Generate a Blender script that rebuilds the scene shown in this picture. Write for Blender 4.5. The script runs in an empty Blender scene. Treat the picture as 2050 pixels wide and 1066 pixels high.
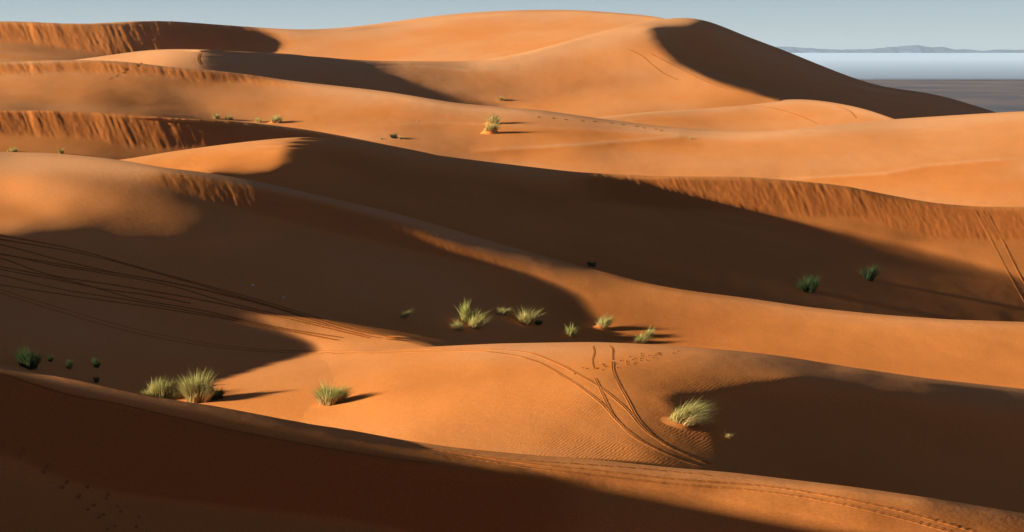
import bpy, bmesh, math, random
import numpy as np
from mathutils import Vector, Matrix

scene = bpy.context.scene
# ------------------------------------------------------------------ camera
K = 1.896e-4            # tangent per image pixel: a long lens on a dune crest
UC, VH = 1025.0, 104.0  # image column of the view axis, image row of the horizon
CAMZ = 32.0             # camera height above the gravel plain
cam_data = bpy.data.cameras.new('camera')
cam = bpy.data.objects.new('camera', cam_data)
scene.collection.objects.link(cam)
scene.camera = cam
cam.location = (0, 0, CAMZ)
cam.rotation_euler = (math.radians(90), 0, 0)
cam_data.sensor_width = 36.0
cam_data.lens = 36.0 / (K * 2050)
cam_data.shift_y = -(533.0 - VH) / 2050.0
cam_data.clip_start = 0.5
cam_data.clip_end = 60000
# ------------------------------------------------------------------ sky, sun, exposure
TE = 0.22               # tangent of the sun's elevation
PHI = 0.14              # the sun stands on the left, this much behind the camera
SUN_EL = math.atan(TE)
world = bpy.data.worlds.new("World")
scene.world = world
world.use_nodes = True
wn, wl = world.node_tree.nodes, world.node_tree.links
wn.clear()
sky = wn.new('ShaderNodeTexSky'); sky.sky_type = 'NISHITA'; sky.sun_disc = False
sky.sun_elevation = SUN_EL
sky.sun_rotation = math.radians(-90) - PHI
sky.altitude = 0; sky.air_density = 0.38; sky.dust_density = 0.0; sky.ozone_density = 0.6
bg = wn.new('ShaderNodeBackground'); bg.inputs['Strength'].default_value = 0.05
wo = wn.new('ShaderNodeOutputWorld')
tint = wn.new('ShaderNodeVectorMath'); tint.operation = 'MULTIPLY'; tint.inputs[1].default_value = (0.94, 0.85, 0.83)   # dusty air
wl.new(sky.outputs['Color'], tint.inputs[0]); wl.new(tint.outputs['Vector'], bg.inputs['Color']); wl.new(bg.outputs['Background'], wo.inputs['Surface'])
sd = bpy.data.lights.new('sun', 'SUN'); sun = bpy.data.objects.new('sun', sd)
scene.collection.objects.link(sun)
sd.energy = 5.0; sd.angle = math.radians(0.5); sd.color = (1.0, 0.95, 0.81)
light_dir = Vector((math.cos(SUN_EL)*math.cos(PHI), math.cos(SUN_EL)*math.sin(PHI), -math.sin(SUN_EL)))
sun.rotation_euler = light_dir.to_track_quat('-Z', 'Y').to_euler()
sun.location = (-60, -20, CAMZ + 40)
scene.view_settings.view_transform = 'Standard'; scene.view_settings.look = 'None'
scene.view_settings.gamma = 1.0; scene.view_settings.exposure = 1.07
scene.cycles.max_bounces = 6; scene.cycles.diffuse_bounces = 1; scene.cycles.volume_bounces = 2
# ------------------------------------------------------------------ helpers
def link(o): scene.collection.objects.link(o); return o
def tag(o, label=None, cat=None, group=None, kind=None):
    for k_, v_ in (('label', label), ('category', cat), ('group', group), ('kind', kind)):
        if v_: o[k_] = v_
    return o
def mesh_obj(name, verts, faces, mat, parent=None, smooth=True):
    me = bpy.data.meshes.new(name)
    verts = np.asarray(verts, np.float32); faces = np.asarray(faces, np.int32); n = faces.shape[1]
    me.vertices.add(len(verts)); me.vertices.foreach_set('co', verts.ravel())
    me.loops.add(faces.size); me.loops.foreach_set('vertex_index', faces.ravel())
    me.polygons.add(len(faces)); me.polygons.foreach_set('loop_start', np.arange(0, faces.size, n, dtype=np.int32))
    me.polygons.foreach_set('use_smooth', np.full(len(faces), smooth))
    me.update(); me.validate()
    if mat: me.materials.append(mat)
    o = bpy.data.objects.new(name, me)
    if parent: o.parent = parent
    return link(o)
def grid_faces(nu, nv, flip=False):
    a = (np.arange(nu-1)[:, None]*nv + np.arange(nv-1)[None, :]).ravel()
    f = np.stack([a, a+1, a+nv+1, a+nv], 1)
    return f[:, ::-1] if flip else f
def noise(x, y, seed=0):
    """smooth value noise, about -1..1"""
    xi = np.floor(x).astype(np.int64); yi = np.floor(y).astype(np.int64)
    xf = x-xi; yf = y-yi
    xf = xf*xf*xf*(xf*(xf*6-15)+10); yf = yf*yf*yf*(yf*(yf*6-15)+10)
    def h(a, b):
        n = (a*374761393 + b*668265263 + seed*144665) & 0xffffffff
        n = ((n ^ (n >> 13))*1274126177) & 0xffffffff
        return ((n ^ (n >> 16)) & 0xffff)/32767.5-1
    return (h(xi, yi)*(1-xf)+h(xi+1, yi)*xf)*(1-yf)+(h(xi, yi+1)*(1-xf)+h(xi+1, yi+1)*xf)*yf
def fbm(x, y, seed=0, o=4):
    r = 0; a = 1
    for k_ in range(o): r = r+a*noise(x*2**k_, y*2**k_, seed+k_*7); a *= .5
    return r

# ------------------------------------------------------------------ dunes traced in image pixels: crest lines, light and slope notes, solved for depth
# ---------------------------------------------------------------- image pixel grid of the tracing
CP,SP,TP=float(np.cos(PHI)),float(np.sin(PHI)),float(np.tan(PHI))
U0,U1,DU=-560,2600,8.0
V0,V1,DV=0.0,1200.0,4.0
us=np.arange(U0,U1+1,DU); vs=np.arange(V0,V1+1,DV)
NU,NV=len(us),len(vs)
UU,VV=np.meshgrid(us,vs,indexing='ij')
def poly(pts,smooth=3):
    p=np.array(pts,float); c=np.interp(us,p[:,0],p[:,1])
    # extend outside with damped end slope
    k=np.ones(2*smooth+1); k/=k.sum(); cc=np.pad(c,smooth,mode='edge')
    for _ in range(2): cc=np.pad(np.convolve(cc,k,'valid'),smooth,mode='edge')
    return cc[smooth:-smooth] if len(cc)>NU else cc
def inside(pl,x,y):
    r=np.zeros(x.shape,bool); n=len(pl)
    for i in range(n):
        x1,y1=pl[i]; x2,y2=pl[(i+1)%n]
        if y1==y2: continue
        c=((y1>y)!=(y2>y))&(x<(x2-x1)*(y-y1)/(y2-y1)+x1)
        r^=c
    return r
def blur(a,r,it=2):
    for _ in range(it):
        for ax in (0,1):
            n=a.shape[ax]; p=[(0,0),(0,0)]; p[ax]=(r+1,r)
            c=np.cumsum(np.pad(a,p,mode='edge'),axis=ax)
            a=(c[2*r+1:]-c[:-2*r-1])/(2*r+1) if ax==0 else (c[:,2*r+1:]-c[:,:-2*r-1])/(2*r+1)
    return a
def idw(pts,vx=2.0,e=12.0,pw=2.0):
    num=0;den=0
    for u,v,r in pts:
        d2=(UU-u)**2+(vx*(VV-v))**2+e*e
        wt=d2**-pw; num=num+wt*r; den=den+wt
    return num/den
def r2s(R,zy):
    nl=0.455*(np.clip(R,5,255)/255.)**2.2-0.017
    s=nl*1.02*np.sqrt(1+zy*zy)-TE
    return s


def solve(L):
    global vs,VV,UU,NV,V0
    save=(vs,VV,UU,NV,V0)
    ja=max(int((min(poly(L['c']))-V0)/DV)-5,0); jb=min(int((max(poly(L['bot']))+L.get('ext',50)-V0)/DV)+4,NV)
    pin=L.get('pin')
    if pin: L['pin']=(pin[0][:,ja:jb],pin[1][:,ja:jb])
    V0=vs[ja]; vs=vs[ja:jb]; VV=VV[:,ja:jb]; UU=UU[:,ja:jb]; NV=jb-ja
    _solve(L)
    vs,VV,UU,NV,V0=save
    for k,fill in (('w',0.),('mask',False),('s',0.),('shm',False),('slipm',0.),('shs',0.)):
        a=np.full(UU.shape,fill); a[:,ja:jb]=L[k]; L[k]=a
    return L['w']
def _solve(L):
    """log-depth of one dune surface on the image pixel grid by least squares"""
    c=poly(L['c']); L['cc']=c
    bot=np.maximum(poly(L['bot'])+L.get('ext',50),c+70)
    top=c-4*DV
    mask=(VV>=top[:,None])&(VV<=bot[:,None])
    zy=idw(L['zy'],vx=2.0,e=14,pw=2.0); slm=np.zeros(UU.shape)
    if 'slip' in L:                                   # steep lee faces between a brink and a foot line
        for br,ft,sl,ua,ub in L['slip']:
            b=poly(br,2)[:,None]; f=poly(ft,2)[:,None]
            m=1/(1+np.exp(-(VV-b)/3))*1/(1+np.exp((VV-f)/3))
            m=m*(1/(1+np.exp(-(UU-ua)/25)))*(1/(1+np.exp((UU-ub)/25)))
            zy=zy*(1-m)+sl*m; slm=np.maximum(slm,m)
    # rounding near the crest
    rp=L.get('rnd',10.0)
    q=np.clip(VV-c[:,None],0,None)
    b=K*(VH-VV)
    R=blur(idw(L['R']),2,2)
    sh=np.zeros(UU.shape)
    for pl in L.get('sh',[]): sh=np.maximum(sh,inside(pl,UU,VV))
    L['shm']=sh
    shs=blur(sh.astype(float),1,1)
    s=r2s(R,zy)*(1-shs)+L.get('ssh',-TE)*shs
    if 'steep' in L: s=s-L['steep'][1]*blur(inside(L['steep'][0],UU,VV).astype(float),2,2)
    sl=zy-b; rr=np.clip(q/rp,0.35,1.0)
    if L.get('round',True): sl=b*0+ (zy-b)*rr
    wv0=-K/np.clip(sl,0.02,None)
    # unknown w ; operators on interior edges
    mu=(mask[1:]&mask[:-1]); mv=(mask[:,1:]&mask[:,:-1])
    mc=mask[1:-1,1:-1]&mask[2:,1:-1]&mask[:-2,1:-1]&mask[1:-1,2:]&mask[1:-1,:-2]
    A1=2.0; A2=L.get('wzy',0.6); 
    # anchors
    an=np.zeros(UU.shape); at=np.zeros(UU.shape)
    for line,key,wt in ((c,'cd',L.get('wcd',12.0)),(poly(L['bot']),'fd',L.get('wfd',10.0))):
        if key in L:
            p=np.array(L[key],float); tt=np.log(poly(list(map(tuple,p)),10))
            on=(np.abs(VV-line[:,None]-(6 if key=='cd' else -4))<DV)&mask
            an=np.where(on,wt,an); at=np.where(on,tt[:,None],at)
    if 'pin' in L:
        pm,pw_=L['pin']; pm=pm&mask
        an=np.where(pm,np.clip((800-UU)/160.,0.04,1)*60.0,an); at=np.where(pm,pw_,at)
    # initial guess: integrate prior, shift to idw of anchors
    base=np.cumsum(wv0,axis=1)*DV
    cdl=np.array(L['cd'],float); off=[(u,np.interp(u,us,c),np.log(D)-np.interp(np.interp(u,us,c),vs,base[int(np.clip(round((u-U0)/DU),0,NU-1))])) for u,D in cdl]
    w0=base+idw(off,e=40,pw=1.2)
    w0=np.where(mask,w0,0)
    w=w0.copy(); g=1.0/np.abs(wv0)
    for outer in range(3):
        if outer:
            gw=np.zeros_like(w); gw[:,1:-1]=(w[:,2:]-w[:,:-2])/(2*DV); gw[:,0]=gw[:,1]; gw[:,-1]=gw[:,-2]
            gw=blur(np.where(mask,-gw,-wv0),1,1); g=1.0/np.clip(gw,0.25*np.abs(wv0),3*np.abs(wv0))
        gs=g[1:-1,1:-1]*mc; ss=(s-SP*b)[1:-1,1:-1]
        wtl=np.where(shs[1:-1,1:-1]>0.5,L.get('wsh',3.0),1.0)
        def F(w):
            wu=(w[2:,1:-1]-w[:-2,1:-1])/(2*DU); wv=(w[1:-1,2:]-w[1:-1,:-2])/(2*DV)
            r1=A1*wtl*gs*(CP*wu-ss*wv)*2.2
            r2=A2*gs*wv
            lap=gs*(w[2:,1:-1]+w[:-2,1:-1]-2*w[1:-1,1:-1])*(1.0/DU)*0.35
            lap2=gs*(w[1:-1,2:]+w[1:-1,:-2]-2*w[1:-1,1:-1])*(1.0/DV)*0.08
            return r1,r2,lap,lap2
        def FT(r1,r2,l1,l2):
            o=np.zeros(w0.shape)
            a=A1*wtl*gs*r1*2.2
            o[2:,1:-1]+=CP*a/(2*DU); o[:-2,1:-1]-=CP*a/(2*DU)
            bb=-a*ss+A2*gs*r2
            o[1:-1,2:]+=bb/(2*DV); o[1:-1,:-2]-=bb/(2*DV)
            a=gs*l1*(1.0/DU)*0.35; o[2:,1:-1]+=a; o[:-2,1:-1]+=a; o[1:-1,1:-1]-=2*a
            a=gs*l2*(1.0/DV)*0.08; o[1:-1,2:]+=a; o[1:-1,:-2]+=a; o[1:-1,1:-1]-=2*a
            return o
        t2=A2*gs*wv0[1:-1,1:-1]
        z=np.zeros_like(gs)
        wA=an**2*1.0
        def M(w): return FT(*F(w))+wA*w
        rhs=FT(A1*wtl*gs*K*SP*2.2,t2,z,z)+wA*at
        # diagonal preconditioner
        d=np.zeros(UU.shape)
        a=(A1*wtl*gs*2.2)**2
        d[2:,1:-1]+=a/(4*DU*DU); d[:-2,1:-1]+=a/(4*DU*DU)
        bb=a*ss*ss+(A2*gs)**2; d[1:-1,2:]+=bb/(4*DV*DV); d[1:-1,:-2]+=bb/(4*DV*DV)
        a=(gs/DU*.35)**2; d[2:,1:-1]+=a; d[:-2,1:-1]+=a; d[1:-1,1:-1]+=4*a
        a=(gs/DV*.08)**2; d[1:-1,2:]+=a; d[1:-1,:-2]+=a; d[1:-1,1:-1]+=4*a
        d+=wA; P=np.where(mask,1/np.maximum(d,1e-9),0)
        r=np.where(mask,rhs-M(w),0); zz=P*r; p=zz.copy(); rz=(r*zz).sum(); r0=rz
        for it in range(L.get('it',600)):
            Ap=np.where(mask,M(p),0); al=rz/(p*Ap).sum(); w+=al*p; r-=al*Ap
            zz=P*r; rn=(r*zz).sum()
            if rn<1e-10*r0: break
            p=zz+rn/rz*p; rz=rn
    print('cg',it,float(rz/r0)); L['w']=w; L['mask']=mask; L['slipm']=slm; L['shs']=shs; L['vb']=poly(L['bot']); L['s']=s; L['bb']=bot
    return w
C0=[(-560,650),(0,732),(170,765),(290,793),(430,813),(560,838),(700,861),(800,880),(914,897),(1050,910),(1187,920),(1350,937),(1463,946),(1589,961),(1708,975),(1862,997),(2050,1028),(2600,1120)]
C1=[(-560,700),(400,712),(700,703),(870,694),(1000,688),(1180,685),(1250,687),(1350,692),(1480,703),(1560,712),(1700,735),(1850,757),(2050,779),(2600,850)]
C1b=[(-560,650),(0,732),(430,813),(700,861),(760,862),(870,720),(960,692),(1180,685),(1250,687),(1350,692),(1480,703),(1560,712),(1700,735),(1850,757),(2050,779),(2600,850)]
C2=[(-560,320),(-200,306),(0,305),(68,305),(137,309),(205,316),(256,323),(324,336),(410,345),(495,360),(560,373),(615,386),(700,406),(777,423),(880,452),(982,483),(1085,512),(1187,539),(1290,567),(1375,582),(1487,596),(1623,616),(1760,630),(1896,640),(2050,645),(2600,660)]
C3=[(-560,380),(0,345),(246,320),(341,304),(444,290),(512,282),(565,277),(600,275),(640,275),(700,279),(777,294),(880,312),(982,325),(1033,331),(1153,345),(1307,353),(1420,354),(1487,354),(1589,362),(1691,372),(1760,387),(1862,406),(1948,414),(2050,415),(2600,410)]
C4=[(-560,225),(0,222),(102,222),(205,226),(307,234),(393,239),(471,243),(546,251),(615,260),(700,275),(777,291),(866,308),(940,330),(1050,370),(1300,440),(2600,900)]
C5=[(-560,140),(0,125),(102,121),(205,121),(273,126),(341,135),(406,139),(495,149),(580,162),(700,175),(777,184),(914,207),(1010,215),(1085,221),(1187,236),(1289,250),(1375,259),(1480,263),(1560,262),(1640,252),(1720,245),(1790,239),(1896,232),(1995,226),(2050,223),(2600,215)]
CM=[(-560,400),(900,290),(1100,250),(1187,236),(1289,223),(1375,217),(1450,212),(1514,206),(1575,199),(1623,199),(1691,209),(1743,221),(1790,239),(1900,275),(2600,500)]
C6=[(-560,200),(0,140),(160,119),(290,101),(358,98),(420,100),(478,103),(580,108),(700,120),(811,124),(900,124),(965,122),(1050,106),(1153,78),(1238,55),(1300,42),(1350,36),(1384,35),(1415,41),(1452,55),(1493,73),(1555,95),(1640,130),(1709,157),(1770,175),(1828,182),(1883,191),(1930,205),(1995,225),(2100,262),(2600,420)]
C7=[(-560,50),(0,43),(60,43),(80,46),(150,48),(205,47),(260,43),(340,42),(400,47),(470,52),(540,57),(600,60),(680,57),(740,50),(800,42),(870,32),(960,24),(1060,20),(1150,20),(1250,27),(1330,35),(1400,60),(1600,150),(1900,250),(2600,500)]
S0=[(-700,500),(430,800),(700,852),(860,898),(1016,927),(1119,955),(1375,992),(1500,1017),(1750,1066),(2000,1120),(2700,1260),(2700,1400),(-700,1400)]
S1=[(1330,800),(1350,786),(1400,790),(1450,778),(1520,766),(1600,757),(1680,765),(1720,780),(1800,790),(1880,800),(1960,812),(2050,822),(2700,900),(2700,1300),(1500,1100),(1470,946),(1440,900),(1420,865),(1395,845),(1350,825)]
S2M=[(-700,440),(0,470),(100,475),(180,462),(300,490),(400,470),(445,438),(458,415),(512,424),(700,440),(760,452),(820,472),(880,499),(982,527),(1085,558),(1153,589),(1170,623),(1221,657),(1270,690),(1270,760),(870,760),(866,694),(780,673),(700,655),(600,637),(520,628),(540,650),(577,667),(625,691),(634,706),(546,729),(430,765),(330,800),(300,900),(-700,900)]
S2T=[(500,320),(1187,530),(1187,546),(1119,541),(1016,513),(914,491),(829,457),(750,441),(700,445),(512,424),(520,366)]
S3=[(622,270),(580,287),(567,307),(560,328),(533,343),(478,345),(444,340),(410,343),(380,420),(1000,700),(2700,900),(2700,720),(2050,558),(1999,540),(1862,505),(1760,480),(1657,457),(1555,430),(1452,406),(1350,380),(1300,366),(1230,352),(1153,330),(1000,300),(800,270)]
S4=[(392,230),(430,290),(380,340),(900,440),(1200,400),(866,306),(777,291),(700,274),(600,245),(480,230)]
S6A=[(400,96),(402,115),(406,160),(700,200),(1010,240),(1014,216),(914,188),(811,160),(725,134),(733,124),(700,112)]
S6B=[(1300,56),(1310,78),(1324,99),(1350,125),(1418,160),(1487,179),(1575,200),(1640,235),(1800,300),(2700,500),(2700,160),(2000,200),(1412,30),(1384,54),(1340,52)]
S7=[(290,35),(280,60),(300,115),(546,108),(568,92),(546,68),(512,58),(500,50),(340,30)]
L0=dict(ssh=-0.14,wsh=0.7,cd=[(-560,98),(0,95),(500,92),(1000,88),(1500,81),(2050,74),(2600,68)],fd=[(-560,80),(2600,55)],wfd=1.0,c=C0,bot=[(-560,1150),(2600,1150)],ext=0,rnd=14,sh=[S0],
 R=[(914,900,185),(1050,925,185),(1200,935,185),(1400,960,200),(1600,985,195),(1800,1015,175),(1950,1040,130),(2040,1055,110),(1750,990,165),(1900,1010,110),(2040,1035,85),(1500,1000,215),(1650,1035,220),(1850,1062,200),(1950,1080,180),(2500,1150,180)],
 zy=[(0,740,.0),(1000,915,.0),(2050,1040,.02),(1500,960,.02),(0,1060,.12),(500,1060,.12),(1200,1060,.4),(100,850,.45),(1800,1060,.25),(1500,990,.05)],
 slip=[([(-560,690),(0,747),(145,790),(220,805),(330,830),(450,858),(560,880),(680,902),(800,920),(1000,945),(1400,985),(2600,1300)],[(-560,880),(0,905),(130,960),(230,985),(480,1015),(700,1040),(1000,1100),(2600,1400)],.55,-700,1150)],
 dep=[(0,732,98),(500,828,92),(1000,905,84),(1500,952,76),(2050,1028,68),(-500,700,102),(2500,1100,62),(0,1060,78),(700,1060,76)],deep=.03)
L2=dict(cd=[(-560,196),(0,190),(500,184),(1000,176),(1500,170),(2050,165),(2600,160)],fd=[(-560,118),(0,112),(700,110),(860,142),(1180,153),(1600,148),(2050,142),(2600,135)],c=C2,bot=C1b,ext=60,rnd=10,sh=[S2M,S2T],
 R=[(50,320,190),(150,340,190),(50,380,248),(100,420,228),(120,385,225),(200,400,190),(250,350,178),(300,400,155),(330,435,130),(250,478,30),(20,445,200),(100,450,140),(0,300,160),(400,415,125),(452,437,18),(405,472,12),(300,496,12),(180,466,20),(100,480,18),(250,448,110),(150,435,150),(430,385,100),(480,402,90),(375,372,110),(505,412,60),(380,440,95),(335,455,95),(60,468,120),(-300,400,215),
  (780,452,100),(850,477,120),(910,498,135),(1000,522,150),(1100,552,160),(1250,590,190),(1250,640,185),(1400,620,195),(1500,650,200),(1700,680,205),(1900,720,215),(2050,700,212),(1500,690,200),(1300,670,180),(2050,740,218),(1400,600,180),(2000,660,195),(1230,570,150),
  (700,670,215),(800,690,225),(600,660,190),(640,680,235),(850,710,235),(700,730,238),(500,760,235),(560,770,235),(700,760,235),(600,820,225),(2500,700,210)],
 zy=[(0,310,.1),(0,400,.22),(200,380,.2),(0,480,.12),(0,600,.12),(400,480,.15),(900,640,.06),(1000,600,.2),(700,550,.2),(1300,620,.15),(1700,660,.1),(2050,660,.12),(1700,730,.1),(300,700,.08),(600,760,.08),(700,840,.08),(2050,760,.1),(400,600,.12)],
 slip=[([(-560,300),(340,348),(410,358),(520,380),(640,404),(740,432),(829,458),(914,495),(1016,520),(1187,560),(2600,800)],[(-560,320),(330,372),(420,402),(512,426),(640,460),(740,482),(880,512),(982,535),(1187,585),(2600,900)],.55,320,1000)],
 dep=[(0,305,190),(500,361,184),(1000,489,174),(1500,600,164),(2040,646,158),(900,670,148),(0,600,150),(-500,330,195),(2500,665,150),(1700,725,143),(450,800,112)],deep=.02)
L1=dict(dip=.6,steep=(S1,.07),cd=[(-560,147),(800,146),(1000,141),(1180,138),(1600,134),(2050,128),(2600,120)],fd=[(-560,116),(700,110),(1180,104),(1600,98),(2050,92),(2600,85)],c=C1,bot=C0,ext=50,rnd=12,sh=[S1],
 R=[(560,770,235),(700,760,235),(600,820,225),(900,720,230),(900,780,215),(1000,830,195),(1100,800,195),(1100,730,215),(1200,870,190),(1000,880,205),(1250,900,185),(1300,700,190),(1200,700,205),(1400,720,155),(1290,760,150),(1310,795,85),(1450,740,120),(1550,735,105),(1700,755,90),(1850,778,85),(2000,798,90),(1240,830,180),(1330,880,125),(1380,920,95),(1330,840,110),(1380,870,80),(1420,920,70),(1500,715,135),(1780,755,110),(1740,757,80),(1600,728,110),(1690,740,170),(1650,735,90),(1735,765,70),(1395,712,180),(1440,735,105),(1840,770,120),(1900,775,95),(300,760,235),(700,860,220)],
 zy=[(600,760,.08),(1000,720,.05),(1000,800,.12),(1100,880,.1),(1200,700,.04),(1400,720,.06),(1700,745,.03),(2000,790,.03),(1600,800,.35),(1900,850,.4),(1500,900,.2),(2000,960,.15),(1350,800,.25),(1300,900,.1)],
 dep=[(1180,687,128),(1000,690,129),(1600,719,124),(2040,778,118),(1180,905,96),(1600,950,92),(2500,840,112)],deep=.04)
L3=dict(cd=[(-560,216),(0,206),(600,203),(880,208),(1000,213),(1153,217),(1300,220),(1450,224),(1862,221),(2050,220),(2600,214)],fd=[(-560,205),(0,202),(600,200),(1000,196),(1500,190),(2050,184),(2600,175)],c=C3,bot=C2,ext=60,rnd=10,sh=[S3],
 R=[(350,310,225),(450,300,238),(520,300,238),(540,330,215),(480,335,200),(400,325,235),(590,279,215),(1400,375,185),(1500,390,190),(1600,400,190),(1700,410,195),(1800,430,195),(1950,450,195),(1650,440,205),(1452,394,200),(1555,415,205),(1700,456,210),(1760,467,210),(1862,491,215),(1960,515,215),(2040,540,210),(1350,372,195),(1800,475,185),(1950,510,195),(2040,530,190),(1600,365,175),(1760,390,160),(1900,412,190),(2050,418,205),(1450,358,190),(2500,500,195),(900,316,200)],
 zy=[(350,310,.25),(500,310,.25),(700,330,.35),(800,400,.25),(1000,380,.2),(1100,480,.1),(1400,500,.1),(1700,560,.1),(2050,600,.1),(1500,440,.1),(1800,500,.12),(2050,520,.12),(1500,357,.03),(1900,410,.03),(900,350,.35)],
 slip=[([(-560,360),(1150,352),(1300,358),(1487,359),(1589,366),(1691,378),(1760,392),(1862,410),(1948,419),(2050,420),(2600,418)],[(-560,500),(1150,400),(1300,415),(1555,430),(1709,433),(1794,456),(1879,478),(2050,481),(2600,485)],.58,1150,2700)],
 dep=[(600,278,213),(1153,347,228),(1500,356,230),(2040,417,220),(800,410,188),(1600,590,180),(300,320,216),(2500,420,210)],deep=.02)
L4=dict(cd=[(-560,272),(400,272),(850,262),(2600,250)],fd=[(-560,228),(250,230),(600,238),(850,245),(2600,240)],c=C4,bot=[(-560,320),(0,305),(137,309),(256,323),(341,304),(444,290),(600,275),(700,279),(880,312),(1300,440),(2600,900)],ext=40,rnd=6,sh=[S4],
 R=[(100,245,165),(200,250,165),(300,255,150),(340,265,125),(372,262,85),(392,258,55),(385,285,60),(50,290,150),(150,300,140),(220,310,110),(-300,250,165)],
 zy=[(50,290,.05),(200,310,.05),(600,280,.3),(800,310,.2)],
 slip=[([(-560,225),(0,224),(102,225),(205,229),(307,237),(471,246),(700,280),(2600,900)],[(-560,268),(0,268),(137,273),(239,288),(324,297),(410,290),(700,330),(2600,1000)],.58,-700,700)],
 dep=[(0,224,272),(400,241,272),(700,278,270),(100,300,240),(850,306,262)],deep=.02)
L5=dict(cd=[(-560,325),(400,326),(1010,308),(1400,303),(1790,303),(2050,300),(2600,292)],fd=[(-560,288),(400,288),(860,272),(1150,248),(1500,250),(1800,248),(2050,248),(2600,240)],c=C5,bot=[(-560,225),(0,222),(205,226),(393,239),(546,251),(700,275),(866,308),(982,325),(1153,345),(1307,353),(1487,354),(1589,362),(1760,387),(1862,406),(2050,415),(2600,410)],ext=16,rnd=8,sh=[],
 R=[(50,180,212),(150,175,208),(100,150,182),(250,160,190),(300,200,165),(350,213,130),(400,190,190),(200,208,150),(60,214,130),(240,218,112),(330,222,100),(450,200,205),(600,210,225),(700,230,228),(800,220,230),(600,250,225),(900,240,215),(900,290,175),(850,270,180),(1050,285,200),(1100,250,200),(1000,218,225),(1250,260,200),(1300,300,225),(1100,310,225),(1500,290,238),(1700,300,242),(1900,260,242),(1400,330,235),(1700,340,235),(2000,350,225),(1900,380,232),(2000,240,242),(1100,340,222),(1200,275,190),(100,135,190),(300,150,165),(400,150,145),(450,155,135),(520,160,180),(560,170,200),(1720,250,225),(-300,180,215),(2500,300,230)],
 zy=[(50,180,.08),(300,200,.1),(600,210,.1),(900,260,.08),(1300,290,.05),(1700,300,.11),(2000,300,.14),(1500,340,.05),(1900,390,.12),(2300,330,.14),(1000,300,.1),(0,215,.02),(300,220,.02)],
 slip=[([(-560,130),(0,129),(205,125),(341,138),(495,152),(620,170),(2600,600)],[(-560,160),(0,150),(137,142),(340,150),(400,165),(480,162),(700,195),(2600,800)],.5,-700,560)],
 dep=[(0,127,325),(400,141,328),(1010,217,322),(1400,264,305),(1790,241,320),(2040,225,315),(1500,350,242),(2040,412,232),(0,216,284)],deep=.0)
LM=dict(cd=[(-560,338),(1250,340),(1575,350),(1760,346),(2600,340)],fd=[(-560,330),(1250,331),(1500,328),(1760,336),(2600,335)],c=CM,bot=[(-560,400),(900,300),(1085,230),(1187,236),(1289,250),(1375,259),(1480,263),(1560,262),(1640,252),(1790,239),(1900,275),(2600,500)],ext=30,rnd=6,sh=[],
 R=[(1300,235,212),(1450,230,222),(1600,215,240),(1700,225,235),(1400,250,205),(1760,235,235)],
 zy=[(1300,235,.1),(1600,220,.12)],dep=[(1575,201,348),(1400,250,326),(1250,232,345),(1760,232,340)],deep=0)
L6=dict(steep=(S6B,.13),cd=[(-560,385),(300,388),(965,398),(1380,430),(1700,425),(2600,400)],fd=[(-560,356),(400,362),(1000,368),(1200,370),(1300,372),(1575,378),(1700,382),(1990,395),(2600,400)],c=C6,bot=[(-560,140),(0,125),(205,121),(341,135),(495,149),(700,175),(914,207),(1085,221),(1187,236),(1375,217),(1514,206),(1623,199),(1691,209),(1790,239),(1995,226),(2600,420)],ext=40,rnd=6,sh=[S6A,S6B],
 R=[(250,115,225),(300,108,232),(370,110,190),(392,125,140),(850,150,165),(900,190,190),(1000,160,180),(1100,130,195),(1100,180,215),(1200,80,200),(1250,120,210),(1200,200,225),(1280,60,185),(1288,90,180),(1320,125,215),(1350,38,215),(1370,43,180),(1290,48,190),(1400,175,238),(1500,195,242),(1000,200,205),(820,130,165),(745,130,110),(1000,120,215),(880,140,150)],
 zy=[(300,110,.15),(600,140,.25),(800,140,.12),(900,180,.12),(1100,160,.15),(1250,100,.25),(1400,100,.35),(1600,160,.35),(1800,210,.3),(1400,180,.12),(1200,200,.1)],
 dep=[(300,104,385),(600,112,388),(965,124,395),(1380,38,430),(1700,158,425),(1990,226,410),(1200,205,352)],deep=.02)
L7=dict(cd=[(-560,480),(700,490),(1150,500),(2600,490)],fd=[(-560,440),(965,442),(1300,462),(2600,470)],c=C7,bot=[(-560,140),(160,119),(290,101),(358,98),(478,103),(700,120),(965,122),(1153,78),(1350,36),(1600,150),(1900,250),(2600,500)],ext=30,rnd=6,sh=[S7],
 R=[(700,80,230),(900,60,238),(1000,90,238),(600,90,225),(1150,40,236),(600,66,205),(800,110,240),(1250,35,228),(50,60,175),(150,70,175),(250,70,160),(262,75,130),(280,80,80),(284,60,80),(50,95,185),(150,110,175),(-300,80,175)],
 zy=[(50,95,.05),(700,90,.1),(1000,70,.15),(1150,30,.1),(450,80,.3)],
 slip=[([(-560,55),(0,47),(80,50),(205,51),(340,46),(470,56),(700,70),(2600,600)],[(-560,85),(0,78),(68,85),(137,96),(205,109),(300,125),(560,140),(2600,700)],.55,-700,540)],
 dep=[(0,45,480),(350,45,485),(700,58,490),(1150,22,500),(300,95,450),(1000,90,458)],deep=.02)
S2L=[(-700,440),(520,628),(540,650),(577,667),(625,691),(634,706),(546,729),(430,765),(330,800),(300,900),(-700,900)]
L1['sh']=[S1,S2L]
LAYERS=[L0,L1,L2,L3,L4,L5,LM,L6,L7]
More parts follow.
